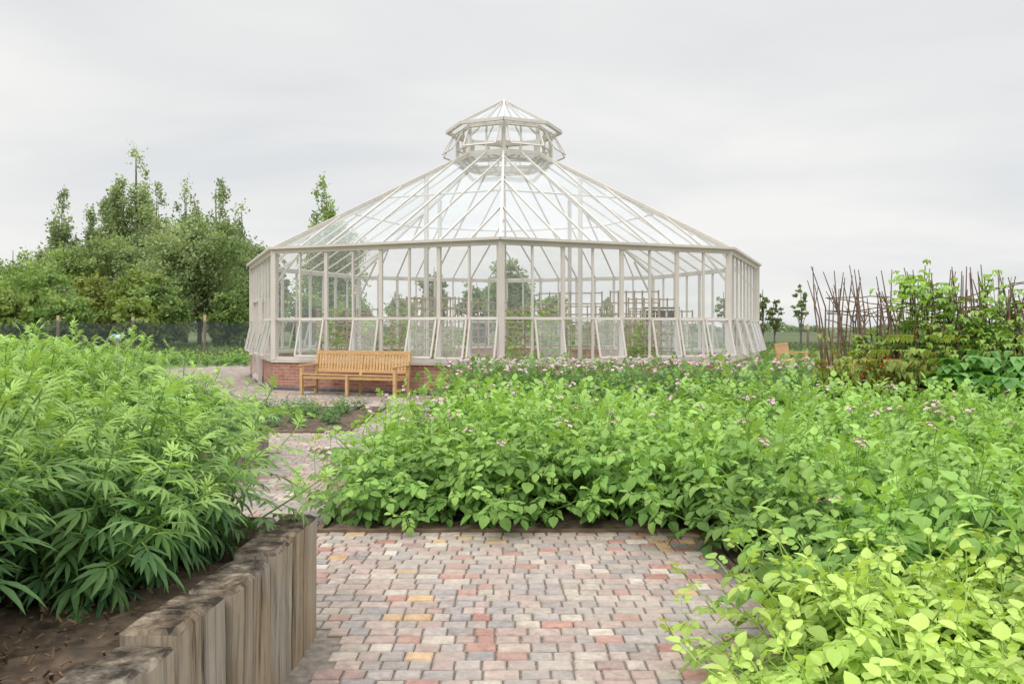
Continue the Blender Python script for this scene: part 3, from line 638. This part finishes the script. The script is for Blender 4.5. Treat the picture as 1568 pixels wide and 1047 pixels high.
# ---------------------------------------------------------------- bean vines on hazel sticks
random.seed(21)
def beanmesh(seed,n,h,r,ca,cb,red=0,L0=.10):
    random.seed(seed); b=B()
    cl=[(rd(-r,r),rd(-r,r)*.6,h*random.random()**.8,rd(.06,.16)) for _ in range(max(6,n//9))]
    for i in range(n):
        cx,cy,cz,cr_=random.choice(cl); a=rd(0,6.28); p=V((cx+random.gauss(0,cr_),cy+random.gauss(0,cr_),max(0,cz+random.gauss(0,cr_)))); o=V((math.cos(a),math.sin(a),rd(-.5,.2)))
        c=mixc(ca,cb,min(1,max(0,cz/h*.6+rd(-.1,.5)))); s=V((-math.sin(a),math.cos(a),0)); L=L0*rd(.6,1.2)
        for sg in(-1,0,1): leaf(b,p+s*sg*.02,o+s*sg*1.0,V((0,0,1)),L,L*.82,rd(.3,.9),rd(0,.3),c,(0,1,.95,.5,0))
    for i in range(red):
        a=rd(0,6.28); p=V((math.cos(a)*r*.9,math.sin(a)*r*.9,h*rd(.2,.95))); 
        for k in range(5): 
            q=p+V((rd(-.03,.03),rd(-.03,.03),rd(-.05,.05))); leaf(b,q,(rd(-1,1),rd(-1,1),.3),(0,0,1),.025,.02,.1,.1,mi=1)
    for k in range(3):
        a=k*2.1; tube(b,[(math.cos(a+j)*.08,math.sin(a+j)*.08,h*j/5) for j in range(6)],[.004]*6,4,2)
    return b.mesh('bean_vine',[POT,RED,STEM])
bm=[beanmesh(50+i,100,1.75,.30,(.12,.24,.05),(.36,.54,.13),9,.082) for i in range(4)]
big=[beanmesh(60+i,120,1.0,.42,(.08,.20,.06),(.22,.44,.12),0,.15) for i in range(2)]
orr=[beanmesh(70,110,.7,.35,(.14,.24,.05),(.36,.42,.10),60,.08)]
Bf=empty('hazel_bean_frame'); b=B(); random.seed(22)
def bline(t): return V((4.45+t*5.2,11.8-1.9*t,0))
n=190
for i in range(n):
    t=(i+rd(-.4,.4))/(n-1); p=bline(t)+V((rd(-.05,.05),rd(-.22,.22),0)); lean=rd(-.22,.22)-.10*(1-t) ; h=rd(1.85,2.33)+(.05 if t<.1 else 0)
    pts=[p,p+V((lean*.3+rd(-.05,.05),rd(-.03,.03),h*.4)),p+V((lean*.6+rd(-.06,.06),rd(-.05,.05),h*.75)),p+V((lean+rd(-.08,.08),rd(-.08,.08),h))]
    tube(b,pts,[.016,.014,.011,.006],5)
    if random.random()<.45: q=pts[2]; tube(b,[q,q+V((rd(-.2,.2),rd(-.1,.1),rd(.2,.38)))],[.007,.004],4)
for zz in (.5,.9,1.3,1.62,1.68,1.9):
    for s in range(2):
        k0=0
        while k0<60:
            k1=k0+random.randint(4,8); z0=zz+rd(-.08,.08); sl_=rd(-.03,.03)
            pts=[bline(k/60)+V((0,.03*(1 if (k+s)%2 else -1),z0+(k-k0)*sl_+rd(-.012,.012))) for k in range(k0,k1+2)]
            tube(b,pts,[.007]*len(pts),4); k0=k1
b.obj('hazel_sticks',[STICK],Bf)
for i in range(60):
    t=(i+rd(-.4,.4))/59*.9+.03; p=bline(t); k=min(1.15,.5+t*3.6)*rd(.7,1.1)
    link(random.choice(bm),'bean_vine',Bf,Matrix.Translation((p.x,p.y+rd(-.3,.15),0))@Matrix.Rotation(rd(0,6),4,'Z')@Matrix.Diagonal((1,1,k,1)))
for i in range(12):
    t=i/11; p=bline(t*.36); link(orr[0],'bean_vine',Bf,Matrix.Translation((p.x+rd(-.1,.1),p.y-.5,0.0))@Matrix.Rotation(rd(0,6),4,'Z')@Matrix.Diagonal((1,1,1.6,1)))
Bg=empty('squash_plants')
for i in range(12): link(random.choice(big),'squash_plant',Bg,Matrix.Translation((rd(5.7,7.2),rd(9.9,10.5),0))@Matrix.Rotation(rd(0,6),4,'Z')@Matrix.Scale(rd(.95,1.3),4))
# ---------------------------------------------------------------- greenhouse interior
I=empty('trellis_frames'); b=B(); random.seed(31)
spots=[(-3.6,-2),(-1.6,-3.2),(0.8,-3.4),(-.6,1.5),(2.6,1),(3.6,-2.2),(-3,2.5),(5,1.5),(-5,1),(1,4),(-4.6,-.6),(1.9,-1.4),(-2.2,0),(4.4,-.3)]
for (x,y) in spots:
    x+=GX;y+=GY; h=rd(1.8,2.5); a=rd(-.3,.3); W=rd(1.3,2.0); c,s=math.cos(a),math.sin(a)
    for k in range(7):
        o_=(-.5+k/6)*W; beam(b,(x+o_*c,y+o_*s,.03),(x+o_*c,y+o_*s,h),.04,.04,(0,1,0))
    for k in range(8):
        z=.35+(h-.4)*k/7; beam(b,(x-W/2*c,y-W/2*s-.041,z),(x+W/2*c,y+W/2*s-.041,z),.035,.035)
b.obj('frames',[TRELL],I)
Ip=empty('greenhouse_plants')
for (x,y) in spots:
    for k in range(3):
        if random.random()<.75: link(random.choice(bm),'climbing_plant',Ip,Matrix.Translation((x+GX+rd(-.8,.8),y+GY+rd(-.2,.3),0.03))@Matrix.Rotation(rd(0,6),4,'Z')@Matrix.Diagonal((1,1,rd(.4,1.3),1)))
for i in range(14):
    a=rd(0,6.28); link(random.choice(potB),'potted_plant',Ip,Matrix.Translation((GX+5.6*math.cos(a),GY+5.6*math.sin(a),.03))@Matrix.Scale(rd(.6,1.0),4))
b=B()
for z in(.8,1.25,1.7,2.1):
    box(b,(5.0+GX,26.6,z),(1.1,.45,.03))
for sx_ in(-.54,.54):
    for sy_ in(-.2,.2): box(b,(5.0+GX+sx_,26.6+sy_,1.06),(.04,.04,2.1),1)
for i in range(3): box(b,(4.65+GX+i*.34,26.6,1.87),(.26,.3,.28)); 
b.obj('storage_shelf',[DARK,FRAME])
sg=empty('plant_label_sign',(px(180,13),13,0)); b=B(); beam(b,(0,0,0),(0,0,1.3),.03,.03,(0,1,0))
beam(b,(-.1,-.03,1.34),(.1,-.03,1.34),.13,.012,(0,-.5,1)); beam(b,(-.09,-.037,1.349),(.09,-.037,1.349),.11,.012,(0,-.5,1),1)
b.obj('sign_board',[FRAME,SIGNM],sg)
